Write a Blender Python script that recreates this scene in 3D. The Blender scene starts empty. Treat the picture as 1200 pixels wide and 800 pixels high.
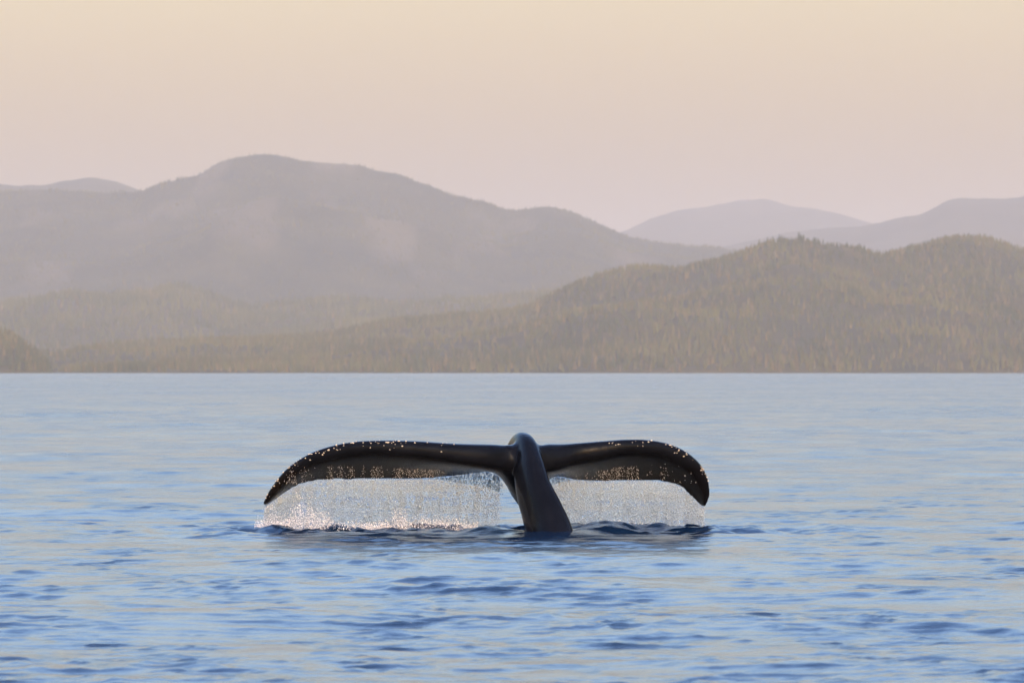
import bpy, math
import numpy as np
from mathutils import Vector

S = bpy.context.scene
R = math.radians
COL = S.collection
rng = np.random.default_rng(11)

# ------------------------------------------------------------------ camera
CAM_H = 1.8                 # eye height above the water (small boat)
F_PX = 6000.0               # focal length in photo pixels (180 mm on 36 mm)
HOR = 435.7                 # photo row of the true horizon
cam_d = bpy.data.cameras.new('camera')
cam = bpy.data.objects.new('camera', cam_d)
COL.objects.link(cam)
cam.location = (0, 0, CAM_H)
cam.rotation_euler = (R(90), 0, 0)
cam_d.sensor_width = 36.0
cam_d.lens = F_PX / 1200 * 36.0
cam_d.shift_y = (HOR - 400) / 1200
cam_d.clip_start = 0.5
cam_d.clip_end = 200000
cam_d.dof.use_dof = True
cam_d.dof.focus_distance = 57.3
cam_d.dof.aperture_fstop = 6.3
S.camera = cam

# ------------------------------------------------------------------ light
SUN_EL, SUN_AZ = 14.0, 172.0      # azimuth clockwise from +Y: low, behind the camera to its right
world = bpy.data.worlds.new('World')
S.world = world
world.use_nodes = True
wn, wl = world.node_tree.nodes, world.node_tree.links
wn.clear()
sky = wn.new('ShaderNodeTexSky')
sky.sky_type = 'NISHITA'
sky.sun_disc = False
sky.sun_elevation = R(SUN_EL)
sky.sun_rotation = R(SUN_AZ)
sky.altitude = 0
sky.air_density = 2.0
sky.dust_density = 3.6
sky.ozone_density = 0.7
bg = wn.new('ShaderNodeBackground')
bg.inputs['Strength'].default_value = 0.15
wo = wn.new('ShaderNodeOutputWorld')
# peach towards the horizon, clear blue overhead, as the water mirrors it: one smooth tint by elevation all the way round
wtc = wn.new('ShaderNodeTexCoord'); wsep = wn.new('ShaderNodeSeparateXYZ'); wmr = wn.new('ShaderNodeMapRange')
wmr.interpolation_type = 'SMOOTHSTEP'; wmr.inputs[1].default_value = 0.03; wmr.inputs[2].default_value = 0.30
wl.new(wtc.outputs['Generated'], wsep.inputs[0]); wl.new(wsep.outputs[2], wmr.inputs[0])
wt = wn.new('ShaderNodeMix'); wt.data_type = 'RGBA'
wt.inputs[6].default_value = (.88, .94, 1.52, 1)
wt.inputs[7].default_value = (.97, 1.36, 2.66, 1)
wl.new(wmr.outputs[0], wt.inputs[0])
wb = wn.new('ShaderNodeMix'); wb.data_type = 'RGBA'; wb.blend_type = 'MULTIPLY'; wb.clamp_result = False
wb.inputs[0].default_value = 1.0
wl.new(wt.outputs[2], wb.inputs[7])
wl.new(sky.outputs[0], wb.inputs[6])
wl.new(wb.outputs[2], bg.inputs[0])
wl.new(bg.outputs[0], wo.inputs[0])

sun_d = bpy.data.lights.new('sun', 'SUN')
sun_d.energy = 3.8
sun_d.angle = R(0.53)
sun_d.color = (1.0, 0.62, 0.38)
sun = bpy.data.objects.new('sun', sun_d)
COL.objects.link(sun)
to_sun = Vector((math.sin(R(SUN_AZ)) * math.cos(R(SUN_EL)), math.cos(R(SUN_AZ)) * math.cos(R(SUN_EL)), math.sin(R(SUN_EL))))
sun.rotation_euler = to_sun.to_track_quat('Z', 'Y').to_euler()
sun.location = to_sun * 100

S.view_settings.view_transform = 'Standard'
S.view_settings.look = 'None'
S.view_settings.gamma = 1.0
S.view_settings.use_curve_mapping = False
S.view_settings.exposure = 0.84
S.cycles.use_denoising = True
S.cycles.max_bounces = 8
S.cycles.volume_bounces = 3
S.cycles.transmission_bounces = 6
S.cycles.caustics_reflective = False
S.cycles.caustics_refractive = False

# ------------------------------------------------------------------ helpers
def px(x, y, d):
    """photo pixel + distance -> world point(s)"""
    x, y, d = np.broadcast_arrays(np.asarray(x, float), np.asarray(y, float), np.asarray(d, float))
    return np.stack([(x - 600) * d / F_PX, d, CAM_H - (y - HOR) * d / F_PX], -1)

def make_mesh(name, v, f, mat=None, smooth=True, parent=None, attrs=None):
    """v (n,3), f (m,k) int array -> one mesh object"""
    v = np.asarray(v, np.float32); f = np.asarray(f, np.int32)
    me = bpy.data.meshes.new(name)
    me.vertices.add(len(v)); me.vertices.foreach_set('co', v.ravel())
    k = f.shape[1]
    me.loops.add(f.size); me.loops.foreach_set('vertex_index', f.ravel())
    me.polygons.add(len(f))
    me.polygons.foreach_set('loop_start', np.arange(0, f.size, k, dtype=np.int32))
    me.update(calc_edges=True)
    me.polygons.foreach_set('use_smooth', np.full(len(f), bool(smooth)))
    for an, arr in (attrs or {}).items():
        arr = np.asarray(arr, np.float32)
        if arr.ndim == 1:
            at = me.attributes.new(an, 'FLOAT', 'POINT'); at.data.foreach_set('value', arr)
        else:
            at = me.attributes.new(an, 'FLOAT_COLOR', 'POINT')
            at.data.foreach_set('color', np.c_[arr, np.ones(len(arr))].astype(np.float32).ravel())
    me.validate()
    o = bpy.data.objects.new(name, me)
    COL.objects.link(o)
    if mat: me.materials.append(mat)
    if parent: o.parent = parent
    return o

def tag(o, label=None, cat=None, kind=None, group=None):
    if label: o['label'] = label
    if cat: o['category'] = cat
    if kind: o['kind'] = kind
    if group: o['group'] = group
    return o

def grid_faces(nr, nc):
    i = np.arange(nr - 1)[:, None] * nc + np.arange(nc - 1)[None]
    return np.stack([i, i + 1, i + nc + 1, i + nc], -1).reshape(-1, 4)

def scatter(base_v, base_f, pos, scl, rot=None):
    """many copies of a small shape in one array; rot = rotation about z"""
    bv = base_v[None] * scl[:, None, :]
    if rot is not None:
        c, s = np.cos(rot)[:, None], np.sin(rot)[:, None]
        bv = np.stack([bv[..., 0] * c - bv[..., 1] * s, bv[..., 0] * s + bv[..., 1] * c, bv[..., 2]], -1)
    v = (bv + pos[:, None, :]).reshape(-1, 3)
    f = (base_f[None] + (np.arange(len(pos)) * len(base_v))[:, None, None]).reshape(-1, base_f.shape[1])
    return v, f

_lat = {}
def vnoise(x, y, seed=0):
    if seed not in _lat:
        _lat[seed] = np.random.default_rng(1000 + seed).random((256, 256))
    L = _lat[seed]
    xi, yi = np.floor(x).astype(int), np.floor(y).astype(int)
    fx, fy = x - xi, y - yi
    fx = fx * fx * fx * (fx * (fx * 6 - 15) + 10); fy = fy * fy * fy * (fy * (fy * 6 - 15) + 10)
    a, b = L[xi & 255, yi & 255], L[(xi + 1) & 255, yi & 255]
    c, d = L[xi & 255, (yi + 1) & 255], L[(xi + 1) & 255, (yi + 1) & 255]
    return ((a * (1 - fx) + b * fx) * (1 - fy) + (c * (1 - fx) + d * fx) * fy) * 2 - 1

def fbm(x, y, seed=0, octs=5, gain=.5):
    t, a, n = 0, 1., 0
    for o in range(octs):
        t = t + a * vnoise(x * 2 ** o + 17.3 * o, y * 2 ** o - 9.1 * o, seed + o); n += a; a *= gain
    return t / n

def spline(pts, n):
    """Catmull-Rom through pts (k,m), n samples"""
    p = np.asarray(pts, float)
    q = np.vstack([2 * p[0] - p[1], p, 2 * p[-1] - p[-2]])
    t = np.linspace(0, len(p) - 1, n)
    i = np.minimum(t.astype(int), len(p) - 2); f = (t - i)[:, None]
    a, b, c, d = q[i], q[i + 1], q[i + 2], q[i + 3]
    return .5 * (2 * b + (c - a) * f + (2 * a - 5 * b + 4 * c - d) * f ** 2 + (3 * b - a - 3 * c + d) * f ** 3)

def sstep(a, b, x):
    t = np.clip((x - a) / (b - a), 0, 1)
    return t * t * (3 - 2 * t)

def new_mat(name):
    m = bpy.data.materials.new(name); m.use_nodes = True
    nt = m.node_tree
    return m, nt, nt.nodes['Principled BSDF'], nt.nodes['Material Output']

def node(nt, kind, **kw):
    n = nt.nodes.new(kind)
    for k, v in kw.items():
        if hasattr(n, k) and k not in n.inputs: setattr(n, k, v)
        else: n.inputs[k].default_value = v
    return n

def ramp(nt, stops):
    n = nt.nodes.new('ShaderNodeValToRGB')
    e = n.color_ramp.elements
    while len(e) < len(stops): e.new(.5)
    for el, (p, c) in zip(e, stops):
        el.position = p; el.color = (*c, 1)
    return n

# ------------------------------------------------------------------ materials
def mat_water():
    m, nt, b, out = new_mat('sea_water')
    b.inputs['Base Color'].default_value = (0.003, 0.013, 0.032, 1)
    b.inputs['IOR'].default_value = 1.333
    at = node(nt, 'ShaderNodeAttribute', attribute_name='rough')
    nt.links.new(at.outputs['Fac'], b.inputs['Roughness'])
    tc = node(nt, 'ShaderNodeTexCoord')
    mp = node(nt, 'ShaderNodeMapping'); mp.inputs['Scale'].default_value = (14, 20, 9)
    nz = node(nt, 'ShaderNodeTexNoise', Scale=1.0, Detail=3.0)
    bp = node(nt, 'ShaderNodeBump', Strength=0.6, Distance=0.006)
    nt.links.new(tc.outputs['Object'], mp.inputs[0]); nt.links.new(mp.outputs[0], nz.inputs['Vector'])
    nt.links.new(nz.outputs[0], bp.inputs['Height']); nt.links.new(bp.outputs[0], b.inputs['Normal'])
    return m

def mat_hill(name, c1, c2, scale, snow=None):
    m, nt, b, out = new_mat(name)
    tc = node(nt, 'ShaderNodeTexCoord')
    nz = node(nt, 'ShaderNodeTexNoise', Scale=scale, Detail=6.0, Roughness=.65)
    r = ramp(nt, [(.35, c1), (.65, c2)])
    nt.links.new(tc.outputs['Object'], nz.inputs['Vector'])
    nt.links.new(nz.outputs[0], r.inputs[0])
    b.inputs['Roughness'].default_value = .95
    b.inputs['Specular IOR Level'].default_value = .1
    col = r.outputs[0]
    if snow:
        at = node(nt, 'ShaderNodeAttribute', attribute_name='bare')
        mx = node(nt, 'ShaderNodeMix', data_type='RGBA')
        mx.inputs[7].default_value = (*snow, 1)
        nt.links.new(at.outputs['Fac'], mx.inputs[0]); nt.links.new(col, mx.inputs[6])
        col = mx.outputs[2]
    nt.links.new(col, b.inputs['Base Color'])
    return m

def mat_foliage():
    m, nt, b, out = new_mat('conifer_foliage')
    at = node(nt, 'ShaderNodeAttribute', attribute_name='tint')
    nt.links.new(at.outputs['Color'], b.inputs['Base Color'])
    b.inputs['Roughness'].default_value = .9
    b.inputs['Specular IOR Level'].default_value = .1
    return m

def mat_skin():
    m, nt, b, out = new_mat('wet_whale_skin')
    tc = node(nt, 'ShaderNodeTexCoord')
    at = node(nt, 'ShaderNodeAttribute', attribute_name='belly')
    n1 = node(nt, 'ShaderNodeTexNoise', Scale=9.0, Detail=8.0, Roughness=.7)
    r1 = ramp(nt, [(.35, (.003, .0027, .0024)), (.6, (.008, .0065, .0055)), (.78, (.022, .018, .015))])
    n2 = node(nt, 'ShaderNodeTexNoise', Scale=4.0, Detail=7.0, Roughness=.65)
    r2 = ramp(nt, [(.35, (.003, .0035, .005)), (.75, (.006, .007, .010))])
    mx = node(nt, 'ShaderNodeMix', data_type='RGBA')
    L = nt.links.new
    for n in (n1, n2): L(tc.outputs['Object'], n.inputs['Vector'])
    L(n1.outputs[0], r1.inputs[0]); L(n2.outputs[0], r2.inputs[0])
    L(at.outputs['Fac'], mx.inputs[0]); L(r2.outputs[0], mx.inputs[6]); L(r1.outputs[0], mx.inputs[7])
    L(mx.outputs[2], b.inputs['Base Color'])
    # rivulet relief: noise stretched down the blade
    mp = node(nt, 'ShaderNodeMapping'); mp.inputs['Scale'].default_value = (34, 12, 9)
    n3 = node(nt, 'ShaderNodeTexNoise', Scale=1.0, Detail=4.0)
    L(tc.outputs['Object'], mp.inputs[0]); L(mp.outputs[0], n3.inputs['Vector'])
    mu = node(nt, 'ShaderNodeMath', operation='MULTIPLY_ADD'); mu.inputs[1].default_value = .5; mu.inputs[2].default_value = .10
    L(at.outputs['Fac'], mu.inputs[0])
    bp = node(nt, 'ShaderNodeBump', Distance=.012)
    L(mu.outputs[0], bp.inputs['Strength']); L(n3.outputs[0], bp.inputs['Height']); L(bp.outputs[0], b.inputs['Normal'])
    r4 = ramp(nt, [(.3, (.15,) * 3), (.7, (.25,) * 3)])
    L(n2.outputs[0], r4.inputs[0]); L(r4.outputs[0], b.inputs['Roughness'])
    b.inputs['IOR'].default_value = 1.34
    b.inputs['Specular IOR Level'].default_value = .13
    return m

def mat_drops(name, base, trans, rough):
    m, nt, b, out = new_mat(name)
    b.inputs['Base Color'].default_value = (*base, 1)
    b.inputs['Transmission Weight'].default_value = trans
    b.inputs['Roughness'].default_value = rough
    b.inputs['IOR'].default_value = 1.333
    return m

M_WATER = mat_water()
M_LEAF = mat_foliage()
M_SKIN = mat_skin()
M_DROP = mat_drops('falling_water', (.68, .85, 1), .60, .06)
M_FOAM = mat_drops('foam_spray', (.82, .82, .83), .15, .3)
m, nt, b, out = new_mat('barnacle_shell')
b.inputs['Base Color'].default_value = (.62, .55, .42, 1); b.inputs['Roughness'].default_value = .35
M_BARN = m

# ------------------------------------------------------------------ sea
WHALE_Y = 57.3
def sea_patch(x, y):
    """calm / rippled patches, long across the wind"""
    return fbm(x * .10 + 3, y * .028, 40, 3) * .9 + fbm(x * .03, y * .006 + 5, 45, 3) * .5

NW = 170
_wl = np.exp(rng.uniform(np.log(.18), np.log(1.7), NW))
_ang = rng.normal(R(85), R(36), NW)
_k = 2 * np.pi / _wl
_kx, _ky = _k * np.cos(_ang), _k * np.sin(_ang)
_ph = rng.uniform(0, 2 * np.pi, NW)
_sl = np.where(_wl < .8, 1.0, (.8 / _wl) ** .9) * rng.uniform(.5, 1.5, NW)
_sl *= 0.039 * math.sqrt(2) / math.sqrt((_sl ** 2).sum())       # rms slope
_amp = _sl / _k

_lw = np.exp(rng.uniform(np.log(1.8), np.log(8.0), 44))
_la = rng.normal(R(88), R(24), 44)
_lk = 2 * np.pi / _lw
_lkx, _lky, _lph = _lk * np.cos(_la), _lk * np.sin(_la), rng.uniform(0, 2 * np.pi, 44)
_lsl = rng.uniform(.5, 1.5, 44); _lsl *= .022 * math.sqrt(2) / math.sqrt((_lsl ** 2).sum())

def sea(x, y, sx, sy):
    """height of the sea at x,y; sx,sy grid spacing there. returns height, lost slope variance"""
    patch = sea_patch(x, y)
    pk = fbm(x * 1.3 + 7, y * .6, 140, 3)                        # wave packets between smooth water
    mod = np.clip(.9 + (.28 + .35 * sstep(70, 160, y)) * patch + 1.0 * pk, .3, 2.1)
    h = np.zeros_like(x); lost = np.zeros_like(x)
    for i in range(NW):
        cut = np.maximum(sx * abs(_kx[i]), sy * abs(_ky[i]))       # phase step per cell
        w = 1 - sstep(1.3, 2.5, cut)
        mm = mod if _wl[i] < 1.8 else 1.0
        lost += .5 * (_sl[i] * mm) ** 2 * (1 - w * w)
        if w.max() > 0:
            h += _amp[i] * w * mm * np.sin(_kx[i] * x + _ky[i] * y + _ph[i])
    for i in range(len(_lw)):                                      # longer chop that still shows far out
        cut = np.maximum(sx * abs(_lkx[i]), sy * abs(_lky[i]))
        w = 1 - sstep(1.3, 2.5, cut)
        lost += .5 * _lsl[i] ** 2 * (1 - w * w)
        if w.max() > 0:
            h += _lsl[i] / _lk[i] * w * np.clip(1 + .6 * patch, .3, 2) * (1 - .9 * np.exp(-(x / 6) ** 2 - ((y - 57) / 5) ** 2)) * np.sin(_lkx[i] * x + _lky[i] * y + _lph[i])
    # choppier crests
    sg = .022
    h = h + .12 * np.clip(h / sg, -1.5, 3) ** 2 * sg - .12 * sg
    # wandering sharp-crested wavelets
    for fx, fy, am, sd in ((1.3, 2.6, .0085, 150), (2.5, 4.8, .0085, 154), (4.3, 7.5, .0050, 158)):
        ws = 1 - sstep(.30, .75, np.maximum(sx * fx, sy * fy))
        if ws.max() > 0:
            wx, wy = x + .35 * vnoise(x * .7, y * .7, 160), y + .3 * vnoise(x * .6 + 9, y * .6, 161)
            rdg = (1 - np.abs(vnoise(wx * fx, wy * fy, sd))) ** 3 - .4
            h = h + am * ws * mod * rdg * 1.35
    # the disturbed water round the tail: ripples running out, a boil under the falling water
    cx, cy = .35, 56.9
    r = np.hypot((x - cx), (y - cy))
    ex = np.clip(np.abs(x + .3) - 2.5, 0, None)
    rf = np.hypot(ex, (y - 57.7) * .8)
    env = np.exp(-(rf / .75) ** 2)
    boil = fbm(x * 2.6, y * 3.2, 60, 5, .6) * .13 + .02
    h = h + env * boil
    h = h + .018 * np.exp(-((rf - 1.2) / 1.3) ** 2) * np.sin(9.5 * rf + 2.5 * vnoise(x * .8, y * .8, 66))
    # low wave thrown up in front of the curtain
    ridge = np.exp(-((y - 57.35 - .15 * vnoise(x * .9, x * 0, 62)) / .22) ** 2) * sstep(3.3, 2.2, np.abs(x + .25))
    h = h + ridge * (.03 + .06 * fbm(x * 2.6, y * 1.5, 63, 4, .6))
    h = h + .07 * np.exp(-((r - .62) / .25) ** 2) * (y < cy + .5)
    return h, lost, patch

def build_sea():
    d = [24.0]
    while d[-1] < 56000:
        q = d[-1]
        st = min(.0011 * q * max(1, q / 70) ** .85, q * .05)
        d.append(q + st)
    d = np.array(d); d[-1] = 56000
    nc = 301
    a = np.linspace(-1, 1, nc)
    Y = np.repeat(d[:, None], nc, 1)
    W = .26 * d + 3
    a = .62 * a + .38 * a ** 3
    X = a[None] * W[:, None]
    sx = np.gradient(a)[None] * W[:, None]
    sy = np.repeat(np.gradient(d)[:, None], nc, 1)
    h, lost, patch = sea(X, Y, sx, sy)
    fade = 1 - sstep(1200, 2500, Y)
    h *= fade
    alpha2 = np.clip(1.4 * lost, 0, 1) + .03 ** 2
    rough = np.sqrt(np.sqrt(alpha2))
    V = np.stack([X, Y, h], -1).reshape(-1, 3)
    F = grid_faces(len(d), nc)
    # the wide sheet that carries on to every side, a little lower
    n0 = len(V)
    gx = np.array([-56000, -8000, -1000, -100, 100, 1000, 8000, 56000.])
    gy = np.array([-6000, -500, -50, 20, 60, 200, 1000, 5000, 20000, 56000.])
    GX, GY = np.meshgrid(gx, gy)
    V2 = np.stack([GX, GY, np.full_like(GX, -.45)], -1).reshape(-1, 3)
    F2 = grid_faces(len(gy), len(gx)) + n0
    o = make_mesh('sea', np.vstack([V, V2]), np.vstack([F, F2]), M_WATER,
                  attrs={'rough': np.r_[rough.ravel(), np.full(len(V2), .4)]})
    tag(o, 'rippled blue sea reaching to the forested shore', 'sea', 'structure')
build_sea()

# ------------------------------------------------------------------ hills and mountains
A_MAX = .34
def hill(name, ridge, d0, dc, d1, mat, noise_h, noise_s, na, nd, seed, crown=0, gp=1.15, bare=None, label=None, valley=.22):
    """ridge: photo points of the crest line; d0 foot, dc crest, d1 back, in metres"""
    ridge = np.asarray(ridge, float)
    no_ = na // 10                                        # finer where the photograph looks, coarser to the sides
    a = np.r_[np.linspace(-A_MAX, -.13, no_, endpoint=False), np.linspace(-.13, .13, na - 2 * no_), np.linspace(.13, A_MAX, no_ + 1)[1:]]
    xa = a * F_PX + 600
    ry = np.interp(xa, ridge[:, 0], ridge[:, 1])
    out = np.clip((np.abs(a) - .125) / .1, 0, 1)
    ry = ry + np.where(ry < 432, out * fbm(xa / 420, xa * 0 + seed, seed + 3, 3) * 55, 0)
    ry = np.where(ry < 440, np.minimum(ry, 425 + 15 * (1 - out)), ry)
    kk = np.ones(5) / 5
    ry = np.convolve(np.pad(ry, 2, 'edge'), kk, 'valid') + fbm(xa / 26, xa * 0 + .5, seed + 60, 4, .6) * 2.2
    H = CAM_H + (HOR - ry) * dc / F_PX - crown
    t = np.r_[np.linspace(0, 1, nd), 1 + np.linspace(0, 1, nd // 4 + 1)[1:]]
    A, T = np.meshgrid(a, t)
    Y = np.where(T <= 1, d0 + (dc - d0) * T, dc + (d1 - dc) * (T - 1))
    X = A * Y
    g = np.where(T <= 1, np.sin(np.clip(T, 0, 1) * np.pi / 2) ** gp, np.cos((np.clip(T, 1, 2) - 1) * np.pi / 2 * .9))
    n = fbm(X / noise_s, Y / noise_s, seed, 5)
    nr = 1 - np.abs(fbm(X / (noise_s * 1.3) + 31, Y / (noise_s * 2.0), seed + 8, 4)) * 2
    mid = np.clip(np.sin(np.clip(T, 0, 1) * np.pi), 0, 1)
    Z = np.maximum(H, -30)[None] * g * (1 - valley * mid * (1 - nr) * .8) + n * noise_h * np.minimum(1, mid + .12)
    Z = np.where(H[None] < 2, np.minimum(Z, -3), Z)
    Z[0] = -12; Z[-1] = np.minimum(Z[-1], 5)
    at = {}
    if bare is not None:
        at['bare'] = bare(A * F_PX + 600, T, X, Y).ravel()
    o = make_mesh(name, np.stack([X, Y, Z], -1).reshape(-1, 3), grid_faces(len(t), na), mat, attrs=at)
    tag(o, label, 'hill' if 'hill' in name else 'mountain', 'structure')
    return dict(a=a, t=t, Z=Z, d0=d0, dc=dc, d1=d1, H=H)

def ground_at(hd, a, t):
    ia = np.interp(a, hd['a'], np.arange(len(hd['a'])))
    it = np.interp(t, hd['t'], np.arange(len(hd['t'])))
    i0 = np.clip(ia.astype(int), 0, len(hd['a']) - 2); j0 = np.clip(it.astype(int), 0, len(hd['t']) - 2)
    fa, ft = ia - i0, it - j0
    Z = hd['Z']
    z = (Z[j0, i0] * (1 - fa) + Z[j0, i0 + 1] * fa) * (1 - ft) + (Z[j0 + 1, i0] * (1 - fa) + Z[j0 + 1, i0 + 1] * fa) * ft
    y = np.where(t <= 1, hd['d0'] + (hd['dc'] - hd['d0']) * t, hd['dc'] + (hd['d1'] - hd['dc']) * (t - 1))
    return a * y, y, z

def cone_tree(n, tiers):
    ang = np.arange(n) * 2 * np.pi / n
    vs, fs = [], []
    z0s = [(.0, .62, 1.0)] if tiers == 1 else [(.06, .66, 1.0), (.42, 1.0, .66)]
    if tiers == 1: z0s = [(0, 1, 1)]
    for z0, z1, r in z0s:
        b0 = len(vs)
        vs += [(r * math.cos(q), r * math.sin(q), z0) for q in ang] + [(0, 0, z1)]
        fs += [(b0 + i, b0 + (i + 1) % n, b0 + n) for i in range(n)]
    return np.array(vs, float), np.array(fs)

def forest(name, hd, count, h, n, tiers, seed, label, amin=-.15, amax=.15, tmax=1.12, warm=.25):
    r = np.random.default_rng(seed)
    a = r.uniform(amin, amax, count); t = r.uniform(.0, tmax, count)
    a = np.where(r.random(count) < .16, a * r.uniform(1, 1.9, count), a)         # thinning out to the sides
    x, y, z = ground_at(hd, a, t)
    keep = (z > 1.0)
    dens = fbm(x / 160, y / 260, seed + 70, 3)
    keep &= r.random(count) < np.clip(.85 + .6 * dens, .3, 1)
    x, y, z, dens = x[keep], y[keep], z[keep], dens[keep]
    c = len(x)
    hh = h * r.uniform(.55, 1.25, c) * (1 + .25 * dens)
    bv, bf = cone_tree(n, tiers)
    scl = np.stack([hh * r.uniform(.13, .2, c), hh * r.uniform(.13, .2, c), hh], -1)
    v, f = scatter(bv, bf, np.stack([x, y, z - 1.0], -1), scl, r.uniform(0, 6.28, c))
    w = np.clip(r.random(c) * .8 + fbm(x / 120, y / 200, seed + 90, 2) * .8, 0, 1)[:, None]
    dark, green, tan = np.array([.028, .042, .022]), np.array([.075, .080, .030]), np.array([.105, .085, .045])
    col = dark * (1 - w) + green * w
    sel = (r.random(c) < warm)[:, None]
    col = np.where(sel, tan * r.uniform(.6, 1.2, (c, 1)), col) * r.uniform(.88, 1.12, (c, 1))
    o = make_mesh(name, v, f, M_LEAF, smooth=False, attrs={'tint': np.repeat(col, len(bv), 0)})
    tag(o, label, 'forest', 'stuff')

far_bare = lambda x, t, X, Y: np.clip(sstep(-.05, .25, fbm(X / 120, Y / 700, 33, 3)) * sstep(.9, .98, t) * np.exp(-((x - 874) / 17) ** 2), 0, 1) * .9
mnt_bare = lambda x, t, X, Y: sstep(.25, .5, fbm(X / 200, Y / 700, 35, 3)) * .55 * np.clip(np.exp(-((x - 325) / 40) ** 2) * sstep(.6, .9, t) + .25, 0, 1)
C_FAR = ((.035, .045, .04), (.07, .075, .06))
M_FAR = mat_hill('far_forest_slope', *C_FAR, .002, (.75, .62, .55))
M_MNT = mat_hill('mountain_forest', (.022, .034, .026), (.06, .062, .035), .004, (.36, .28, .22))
M_NEAR = mat_hill('hill_forest_floor', (.03, .035, .02), (.07, .06, .03), .01)

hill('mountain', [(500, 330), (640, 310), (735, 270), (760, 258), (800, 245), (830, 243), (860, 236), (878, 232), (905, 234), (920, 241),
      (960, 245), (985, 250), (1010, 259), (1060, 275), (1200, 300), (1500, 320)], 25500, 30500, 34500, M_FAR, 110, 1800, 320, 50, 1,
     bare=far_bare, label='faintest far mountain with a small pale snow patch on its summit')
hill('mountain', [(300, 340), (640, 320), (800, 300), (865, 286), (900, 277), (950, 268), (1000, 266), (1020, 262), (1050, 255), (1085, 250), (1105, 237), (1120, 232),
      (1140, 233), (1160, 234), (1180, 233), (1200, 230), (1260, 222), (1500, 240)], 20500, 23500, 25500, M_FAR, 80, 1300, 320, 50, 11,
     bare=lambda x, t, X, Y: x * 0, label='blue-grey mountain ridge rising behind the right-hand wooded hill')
hd_c2 = hill('mountain', [(-300, 190), (-60, 200), (0, 214), (10, 218), (60, 214), (85, 210), (110, 208), (135, 211), (150, 216), (162, 223), (220, 240), (400, 300), (700, 340), (1500, 400)],
     19500, 22000, 24500, M_MNT, 50, 1000, 260, 40, 15, bare=lambda x, t, X, Y: x * 0, label='hazy rounded summit peeping over the shoulder of the big mountain')
hd_c = hill('mountain', [(-300, 230), (-60, 226), (0, 221), (40, 219), (80, 220), (130, 223), (165, 222), (185, 212), (215, 206), (235, 204), (250, 190), (280, 181), (310, 178), (335, 182),
      (360, 187), (400, 190), (425, 192), (440, 198), (465, 201), (500, 214), (530, 226), (560, 232), (595, 244), (640, 239),
      (670, 246), (700, 259), (735, 275), (760, 281), (800, 285), (860, 290), (900, 300), (1000, 330), (1500, 380)],
     13800, 17500, 20500, M_MNT, 90, 1500, 420, 80, 21, crown=6, bare=mnt_bare, label='broad hazy mountain with a domed summit filling the background', valley=.3)
hd_d = hill('hill', [(-300, 365), (0, 352), (40, 345), (75, 338), (130, 342), (165, 338), (205, 329), (240, 337), (280, 352), (300, 354), (340, 350),
      (400, 345), (470, 350), (520, 345), (620, 341), (660, 335), (800, 330), (1500, 340)],
     11300, 13400, 14400, M_NEAR, 35, 600, 340, 60, 31, crown=16, label='low hazy wooded hill below the big mountain')
hd_e = hill('hill', [(-300, 400), (30, 412), (62, 416), (74, 414), (95, 406), (130, 402), (200, 400), (300, 397), (360, 391), (400, 385), (440, 374), (500, 367), (560, 362), (620, 352),
      (660, 335), (700, 318), (745, 308), (780, 311), (800, 313), (820, 308), (860, 297), (900, 283), (930, 279), (960, 284), (1000, 286),
      (1015, 291), (1030, 297), (1060, 290), (1100, 278), (1130, 272), (1160, 275), (1200, 287), (1300, 300), (1500, 310)],
     8000, 10200, 11300, M_NEAR, 42, 460, 460, 100, 41, crown=11, gp=1.0, valley=.36, label='brown-green wooded hill sloping down to the shore')
hd_f = hill('hill', [(-300, 360), (-100, 365), (0, 378), (30, 393), (50, 410), (62, 428), (72, 440), (80, 450), (1500, 450)],
     7700, 8150, 8700, M_NEAR, 8, 250, 420, 36, 51, crown=16, gp=.9, label='small wooded headland at the mouth of the shaded inlet')
forest('near_forest', hd_e, 54000, 13.5, 5, 2, 1, 'conifers packed over the wooded hill above the shore', tmax=1.05)
forest('near_forest', hd_f, 9000, 14, 5, 2, 2, 'conifers covering the small headland by the inlet', amin=-.175, amax=-.08, tmax=1.1)
forest('far_forest', hd_d, 30000, 20, 4, 1, 3, 'hazy conifers over the low middle hill', tmax=1.1, warm=.06)
forest('far_forest', hd_c, 46000, 10.5, 4, 1, 4, 'fine hazy tree cover over the big mountain', tmax=1.05, warm=.08)

# ------------------------------------------------------------------ whale tail
def closed_loft(rings):
    """rings (m,n,3) -> closed tube with capped ends (triangles)"""
    m, n, _ = rings.shape
    v = rings.reshape(-1, 3)
    i = np.arange(m - 1)[:, None] * n + np.arange(n)[None]
    j = np.arange(m - 1)[:, None] * n + (np.arange(n)[None] + 1) % n
    t1 = np.stack([i, j, j + n], -1).reshape(-1, 3); t2 = np.stack([i, j + n, i + n], -1).reshape(-1, 3)
    c0, c1 = len(v), len(v) + 1
    v = np.vstack([v, rings[0].mean(0), rings[-1].mean(0)])
    k = np.arange(n); k2 = (k + 1) % n
    e0 = np.stack([k2, k, np.full(n, c0)], -1); e1 = np.stack([k + (m - 1) * n, k2 + (m - 1) * n, np.full(n, c1)], -1)
    return v, np.vstack([t1, t2, e0, e1])

def catmull_cols(cols, n):
    return spline(np.array(cols, float), n)

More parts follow.
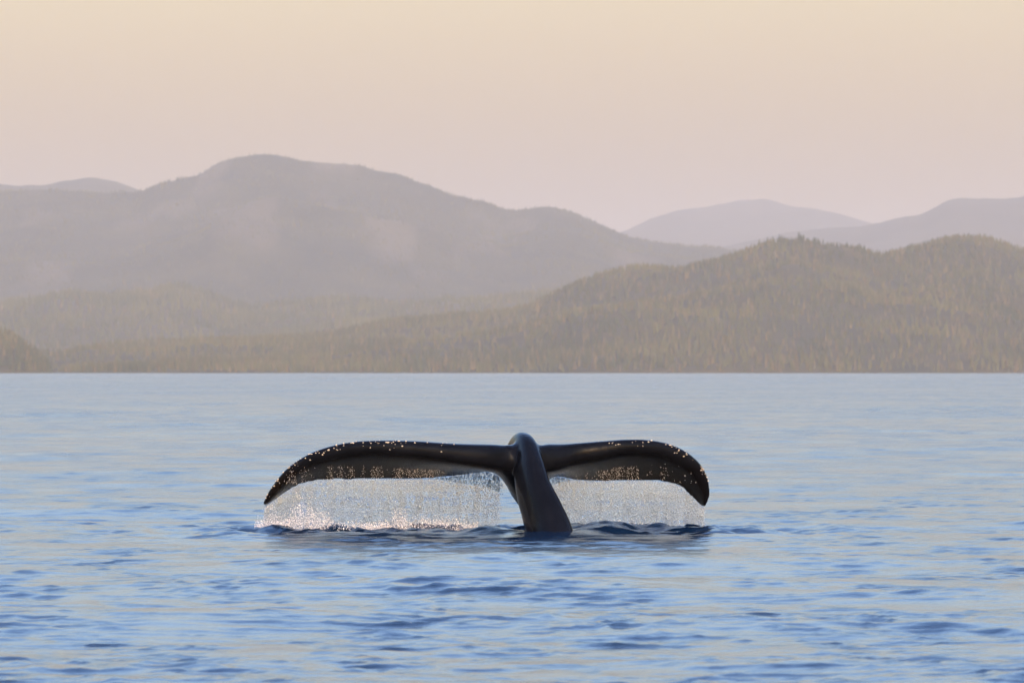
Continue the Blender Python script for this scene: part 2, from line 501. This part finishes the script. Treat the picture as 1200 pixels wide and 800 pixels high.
# stations: leading edge (photo x, y), trailing edge (photo x, y), depth of leading, depth of trailing, thickness
LEFT = [(614, 511, 618, 604, 57.22, 57.70, .38), (597, 519.5, 602, 582, 57.10, 57.82, .32), (574, 522.5, 583, 553, 57.22, 58.02, .31),
        (530, 520, 536, 556, 57.30, 58.16, .255), (490, 516.5, 496, 560, 57.36, 58.18, .23), (450, 515, 456, 561, 57.42, 58.18, .20),
        (415, 516.5, 420, 561, 57.50, 58.18, .19), (385, 522.5, 394, 561, 57.60, 58.20, .18), (360, 532.5, 371, 562, 57.72, 58.22, .16),
        (338, 547.5, 351, 567, 57.86, 58.26, .13), (320, 569, 333, 577, 58.0, 58.30, .10), (311, 584, 319, 587, 58.12, 58.30, .06), (308, 590, 312, 591, 58.2, 58.3, .03)]
RIGHT = [(610, 511, 612, 590, 57.22, 57.75, .38), (630, 521, 633, 574, 57.07, 57.84, .32), (646, 521.5, 649, 557, 57.14, 58.02, .34),
         (672, 519.5, 674, 561, 57.30, 58.14, .27), (702, 516.5, 701, 563, 57.36, 58.18, .235), (732, 514, 726, 563, 57.42, 58.18, .20),
         (757, 514, 748, 563, 57.50, 58.18, .195), (780, 517.5, 767, 563, 57.60, 58.18, .185), (800, 525.5, 783, 565, 57.70, 58.18, .17),
         (817, 538.5, 797, 569, 57.82, 58.2, .15), (827.5, 556, 807, 578, 57.94, 58.24, .12), (830.5, 574, 816, 587, 58.06, 58.28, .085), (828, 586, 822, 592, 58.14, 58.3, .05), (825, 593, 824, 594, 58.2, 58.3, .025)]

def blade(stn, ns=90, nu=26):
    st = catmull_cols(stn, ns)
    Lw = px(st[:, 0], st[:, 1], st[:, 4]); Tw = px(st[:, 2], st[:, 3], st[:, 5]); th = st[:, 6]
    Lw[:, 2] -= th * .35                                    # the given row is the top outline
    u = np.linspace(0, 1, nu) ** 1.7
    D = Tw - Lw
    fz = u ** 1.3; fy = u ** 1.05
    C = np.stack([Lw[:, None, 0] + D[:, None, 0] * u, Lw[:, None, 1] + D[:, None, 1] * fy, Lw[:, None, 2] + D[:, None, 2] * fz], -1)
    # section half thickness
    prof = np.maximum(u, 0) ** .42 * (1 - u) ** 1.25 + .05
    prof = prof / prof.max()
    prof[0] = .2
    hh = np.minimum(.5 * th[:, None] * prof, .5 * th[:, None]) 
    hh = np.maximum(hh, .012)
    tang = np.gradient(C, axis=1)
    # normal in the plane of the section, pointing up/back (dorsal)
    span = np.gradient(C, axis=0)
    nrm = np.cross(span, tang)
    nrm /= np.linalg.norm(nrm, axis=-1, keepdims=True) + 1e-9
    nrm *= np.sign((nrm[..., 2] * 1 + nrm[..., 1] * .4))[..., None]
    top = C + nrm * hh[..., None]; bot = C - nrm * hh[..., None] * .9
    ring = np.concatenate([top, bot[:, ::-1]], 1)
    return ring, bot, Tw, nrm, st

ringL, botL, TL, nrmL, stL = blade(LEFT)
ringR, botR, TR, nrmR, stR = blade(RIGHT)

# tail stock: photo centre x,y, depth, half width across, half depth dorsal-ventral
STOCK = [(600, 548, 58.05, .10, .07), (604, 536, 57.80, .14, .12), (610, 526, 57.55, .12, .18), (615, 531, 57.28, .12, .21), (620, 552, 57.02, .14, .235),
         (626, 576, 56.82, .155, .25), (636, 602, 56.66, .185, .275), (646, 632, 56.5, .225, .30), (652, 680, 56.2, .27, .38), (668, 750, 55.8, .38, .48), (690, 840, 55.2, .5, .58)]
def stock(n=70, k=40):
    s = catmull_cols(STOCK, n)
    C = px(s[:, 0], s[:, 1], s[:, 2])
    tg = np.gradient(C, axis=0); tg /= np.linalg.norm(tg, axis=1, keepdims=True)
    yaw = R(31)
    side0 = np.array([math.cos(yaw), math.sin(yaw), 0])
    up = np.cross(tg, side0); up /= np.linalg.norm(up, axis=1, keepdims=True)
    up *= np.sign(up[:, 2:3] * 1.0 - up[:, 1:2])           # dorsal: up and towards the boat
    side = np.cross(up, tg); side /= np.linalg.norm(side, axis=1, keepdims=True)
    side *= np.sign(side[:, :1])
    q = np.linspace(0, 2 * np.pi, k, endpoint=False)
    cs, sn = np.cos(q), np.sin(q)
    ex = 2 / 3.3
    ca = np.sign(cs) * np.abs(cs) ** ex; sa = np.sign(sn) * np.abs(sn) ** ex
    wid = np.where(sa > 0, 1 - .22 * np.clip(sa, 0, 1) ** 1.5, 1 - .15 * sa ** 2)        # narrower keel on the back
    rings = C[:, None] + side[:, None] * (s[:, 3][:, None] * ca * wid)[..., None] + up[:, None] * (s[:, 4][:, None] * sa)[..., None]
    return rings
ringS = stock()

vs, fs, off = [], [], 0
for rg in (ringL, ringR, ringS):
    v, f = closed_loft(rg)
    vs.append(v); fs.append(f + off); off += len(v)
raw = make_mesh('raw_tail', np.vstack(vs), np.vstack(fs), None)
import bmesh
bm = bmesh.new(); bm.from_mesh(raw.data); bmesh.ops.recalc_face_normals(bm, faces=bm.faces); bm.to_mesh(raw.data); bm.free()
rm = raw.modifiers.new('remesh', 'REMESH'); rm.mode = 'VOXEL'; rm.voxel_size = .02
sm = raw.modifiers.new('smooth', 'SMOOTH'); sm.factor = .5; sm.iterations = 7
dg = bpy.context.evaluated_depsgraph_get()
me = bpy.data.meshes.new_from_object(raw.evaluated_get(dg))
bpy.data.objects.remove(raw)
me.name = 'humpback_whale'
whale = bpy.data.objects.new('humpback_whale', me); COL.objects.link(whale)
me.polygons.foreach_set('use_smooth', np.ones(len(me.polygons), bool))
me.materials.clear(); me.materials.append(M_SKIN)
# paler mottled underside of the blades
nv = len(me.vertices)
co = np.empty(nv * 3, np.float32); me.vertices.foreach_get('co', co); co = co.reshape(-1, 3)
no = np.empty(nv * 3, np.float32); me.vertices.foreach_get('normal', no); no = no.reshape(-1, 3)
xpx = co[:, 0] * F_PX / co[:, 1] + 600
under = sstep(.1, .55, -no[:, 1] * .8 - no[:, 2] * .5) * sstep(57.7, 57.98, co[:, 1]) * np.maximum(sstep(590, 560, xpx), sstep(640, 660, xpx))
under *= np.clip(.75 + .5 * fbm(co[:, 0] * 5, co[:, 2] * 9, 77, 3), 0, 1) * (1 - .75 * sstep(770, 815, xpx))
at = me.attributes.new('belly', 'FLOAT', 'POINT'); at.data.foreach_set('value', under.astype(np.float32))
tag(whale, 'black humpback whale tail with drooping flukes raised out of the sea', 'whale')

# barnacles along the leading edge and the tips
def octa(sub=0):
    v = np.array([(1, 0, 0), (-1, 0, 0), (0, 1, 0), (0, -1, 0), (0, 0, 1), (0, 0, -1)], float)
    f = np.array([(0, 2, 4), (2, 1, 4), (1, 3, 4), (3, 0, 4), (2, 0, 5), (1, 2, 5), (3, 1, 5), (0, 3, 5)])
    return v, f
OV, OF = octa()
bp_, bs_ = [], []
r = np.random.default_rng(5)
def surf_point(px_x, ylo, yhi):
    sel = np.where((np.abs(xpx - px_x) < 2.5) & (ypx > ylo) & (ypx < yhi) & (no[:, 1] < -.15))[0]
    return r.choice(sel) if len(sel) else None
ypx = HOR + (CAM_H - co[:, 2]) * F_PX / co[:, 1]
spots = []
for lo, hi, n in ((310, 345, 16), (345, 385, 18), (385, 420, 16), (420, 480, 26), (480, 530, 7), (700, 745, 9), (745, 790, 10), (790, 818, 12), (818, 832, 12)):
    spots += [(q, n) for q in r.uniform(lo, hi, n)]
for q, _ in spots:
    near = np.where((np.abs(xpx - q) < 2.5) & (ypx < 600))[0]
    if not len(near): continue
    top = ypx[near].min()
    if q > 818: ylo, yhi = top - 1, top + 6
    else: ylo, yhi = top - 1, top + 3 + abs(r.normal(0, 5))
    k = surf_point(q, ylo, yhi)
    if k is None: continue
    bp_.append(co[k] + no[k] * .002); s = r.uniform(.0025, .010)
    bs_.append((s * r.uniform(.8, 2.8), s, s * r.uniform(.7, 1.2)))
v, f = scatter(OV, OF, np.array(bp_), np.array(bs_), r.uniform(0, 6, len(bp_)))
o = make_mesh('barnacle_cluster', v, f, M_BARN, parent=whale); tag(o, kind='stuff')

# beads of water running down the underside of the blades
cand = np.where((under > .12) & (no[:, 1] < -.2) & (ypx > 535) & (ypx < 566))[0]
wgt = np.clip(vnoise(xpx[cand] * .16, xpx[cand] * 0, 81) * .8 + vnoise(xpx[cand] * .03, xpx[cand] * 0 + 4, 82) + .4, .02, None) * sstep(535, 558, ypx[cand]) * (1 - .97 * sstep(768, 785, xpx[cand]))
pick = r.choice(cand, 1300, replace=False, p=wgt / wgt.sum())
s = r.uniform(.0008, .0028, len(pick))
v, f = scatter(OV, OF, co[pick] + no[pick] * .003 + np.c_[r.uniform(-.01, .01, len(pick)), np.zeros(len(pick)), r.uniform(-.01, .01, len(pick))], np.stack([s, s, s * r.uniform(1, 5.5, len(pick))], -1))
o = make_mesh('running_droplets', v, f, M_FOAM, parent=whale); tag(o, kind='stuff')

# ------------------------------------------------------------------ falling water and spray
def curtain(name, T, st, x0, x1, count, label, seed, slant=0.0):
    r = np.random.default_rng(seed)
    tx = px_x = T[:, 0] * F_PX / T[:, 1] + 600
    order = np.argsort(tx)
    q = r.uniform(x0, x1, count * 2)
    w = .78 + .25 * vnoise(q * .22, q * 0 + seed, 90) + .2 * vnoise(q * .9, q * 0 + seed, 91)
    w *= .08 + .92 * sstep(0, 7, q - x0) * sstep(0, 9, x1 - q)                 # ragged ends
    q = q[r.random(len(q)) < np.clip(w, .02, 1)][:count]
    n = len(q)
    X = np.interp(q, tx[order], T[order, 0]); Y = np.interp(q, tx[order], T[order, 1]); Z = np.interp(q, tx[order], T[order, 2])
    fall = r.random(n) ** .92
    zz = Z - .005 - fall * (Z + .06)
    drift = fall ** 2
    P = np.stack([X + r.normal(0, .012, n) + slant * drift + .03 * drift * vnoise(q * .5, fall * 5, 93), Y + .02 + .10 * drift * r.normal(0, 1, n) + .05 * drift, zz], -1)
    s = np.exp(r.normal(math.log(.0032), .38, n))
    sc = np.stack([s, s, s * r.uniform(1.0, 3.2, n) * (1.15 - .3 * fall)], -1)
    v, f = scatter(OV, OF, P, sc, r.uniform(0, 6, n))
    o = make_mesh(name, v, f, M_DROP)
    tag(o, label, 'falling water', 'stuff')
curtain('water_curtain', TL, stL, 307, 590, 43000, 'sheet of white water drops pouring from the wider, longer fluke edge left of the tail stock', 3, slant=-.05)
curtain('water_curtain', TR, stR, 643, 831, 29000, 'sheet of white water drops pouring from the fluke edge beside the blade with the hooked tip', 4)

def spray(name, lo, hi, count, label, seed, top, base_d=(57.6, 58.2), size=.0029):
    r = np.random.default_rng(seed)
    q = r.uniform(lo, hi, count)
    hgt = top(q) * np.abs(r.normal(0, .55, count)) * (.6 + .6 * np.clip(vnoise(q * .06, q * 0, seed) + .4, 0, 1))
    d = r.uniform(*base_d, count)
    P = px(q, 0, d); P[:, 2] = hgt + r.uniform(-.04, .03, count)
    s = np.exp(r.normal(math.log(size), .45, count))
    v, f = scatter(OV, OF, P, np.stack([s, s, s * r.uniform(.8, 1.5, count)], -1), r.uniform(0, 6, count))
    o = make_mesh(name, v, f, M_FOAM)
    tag(o, label, 'splash', 'stuff')
spray('splash', 298, 560, 15000, 'frothy splash where the longer water curtain meets the sea', 7,
      lambda x: .07 + .20 * np.exp(-((x - 350) / 34) ** 2) + .09 * np.exp(-((x - 470) / 40) ** 2) + .12 * np.exp(-((x - 497) / 7) ** 2))
spray('splash', 655, 830, 4500, 'thin splash under the hooked fluke where its curtain lands', 8,
      lambda x: .03 + .06 * np.exp(-((x - 735) / 25) ** 2), size=.0024)

# ------------------------------------------------------------------ haze
HZ = (-58000, 58000, -8000, 58000, -31.5, 1320)
x0, x1, y0, y1, z0, z1 = HZ
v = np.array([(x0, y0, z0), (x1, y0, z0), (x1, y1, z0), (x0, y1, z0), (x0, y0, z1), (x1, y0, z1), (x1, y1, z1), (x0, y1, z1)], float)
f = np.array([(3, 2, 1, 0), (4, 5, 6, 7), (0, 1, 5, 4), (1, 2, 6, 5), (2, 3, 7, 6), (3, 0, 4, 7)])
m = bpy.data.materials.new('evening_haze'); m.use_nodes = True
nt = m.node_tree; nt.nodes.clear()
ov = nt.nodes.new('ShaderNodeOutputMaterial'); pv = nt.nodes.new('ShaderNodeVolumePrincipled')
pv.inputs['Color'].default_value = (.985, .895, .76, 1)
pv.inputs['Density'].default_value = 4.35e-5
pv.inputs['Anisotropy'].default_value = 0.2
nt.links.new(pv.outputs[0], ov.inputs['Volume'])
hz = make_mesh('haze', v, f, m, smooth=False)
tag(hz, 'pale evening haze veiling the far hills', 'haze', 'stuff')
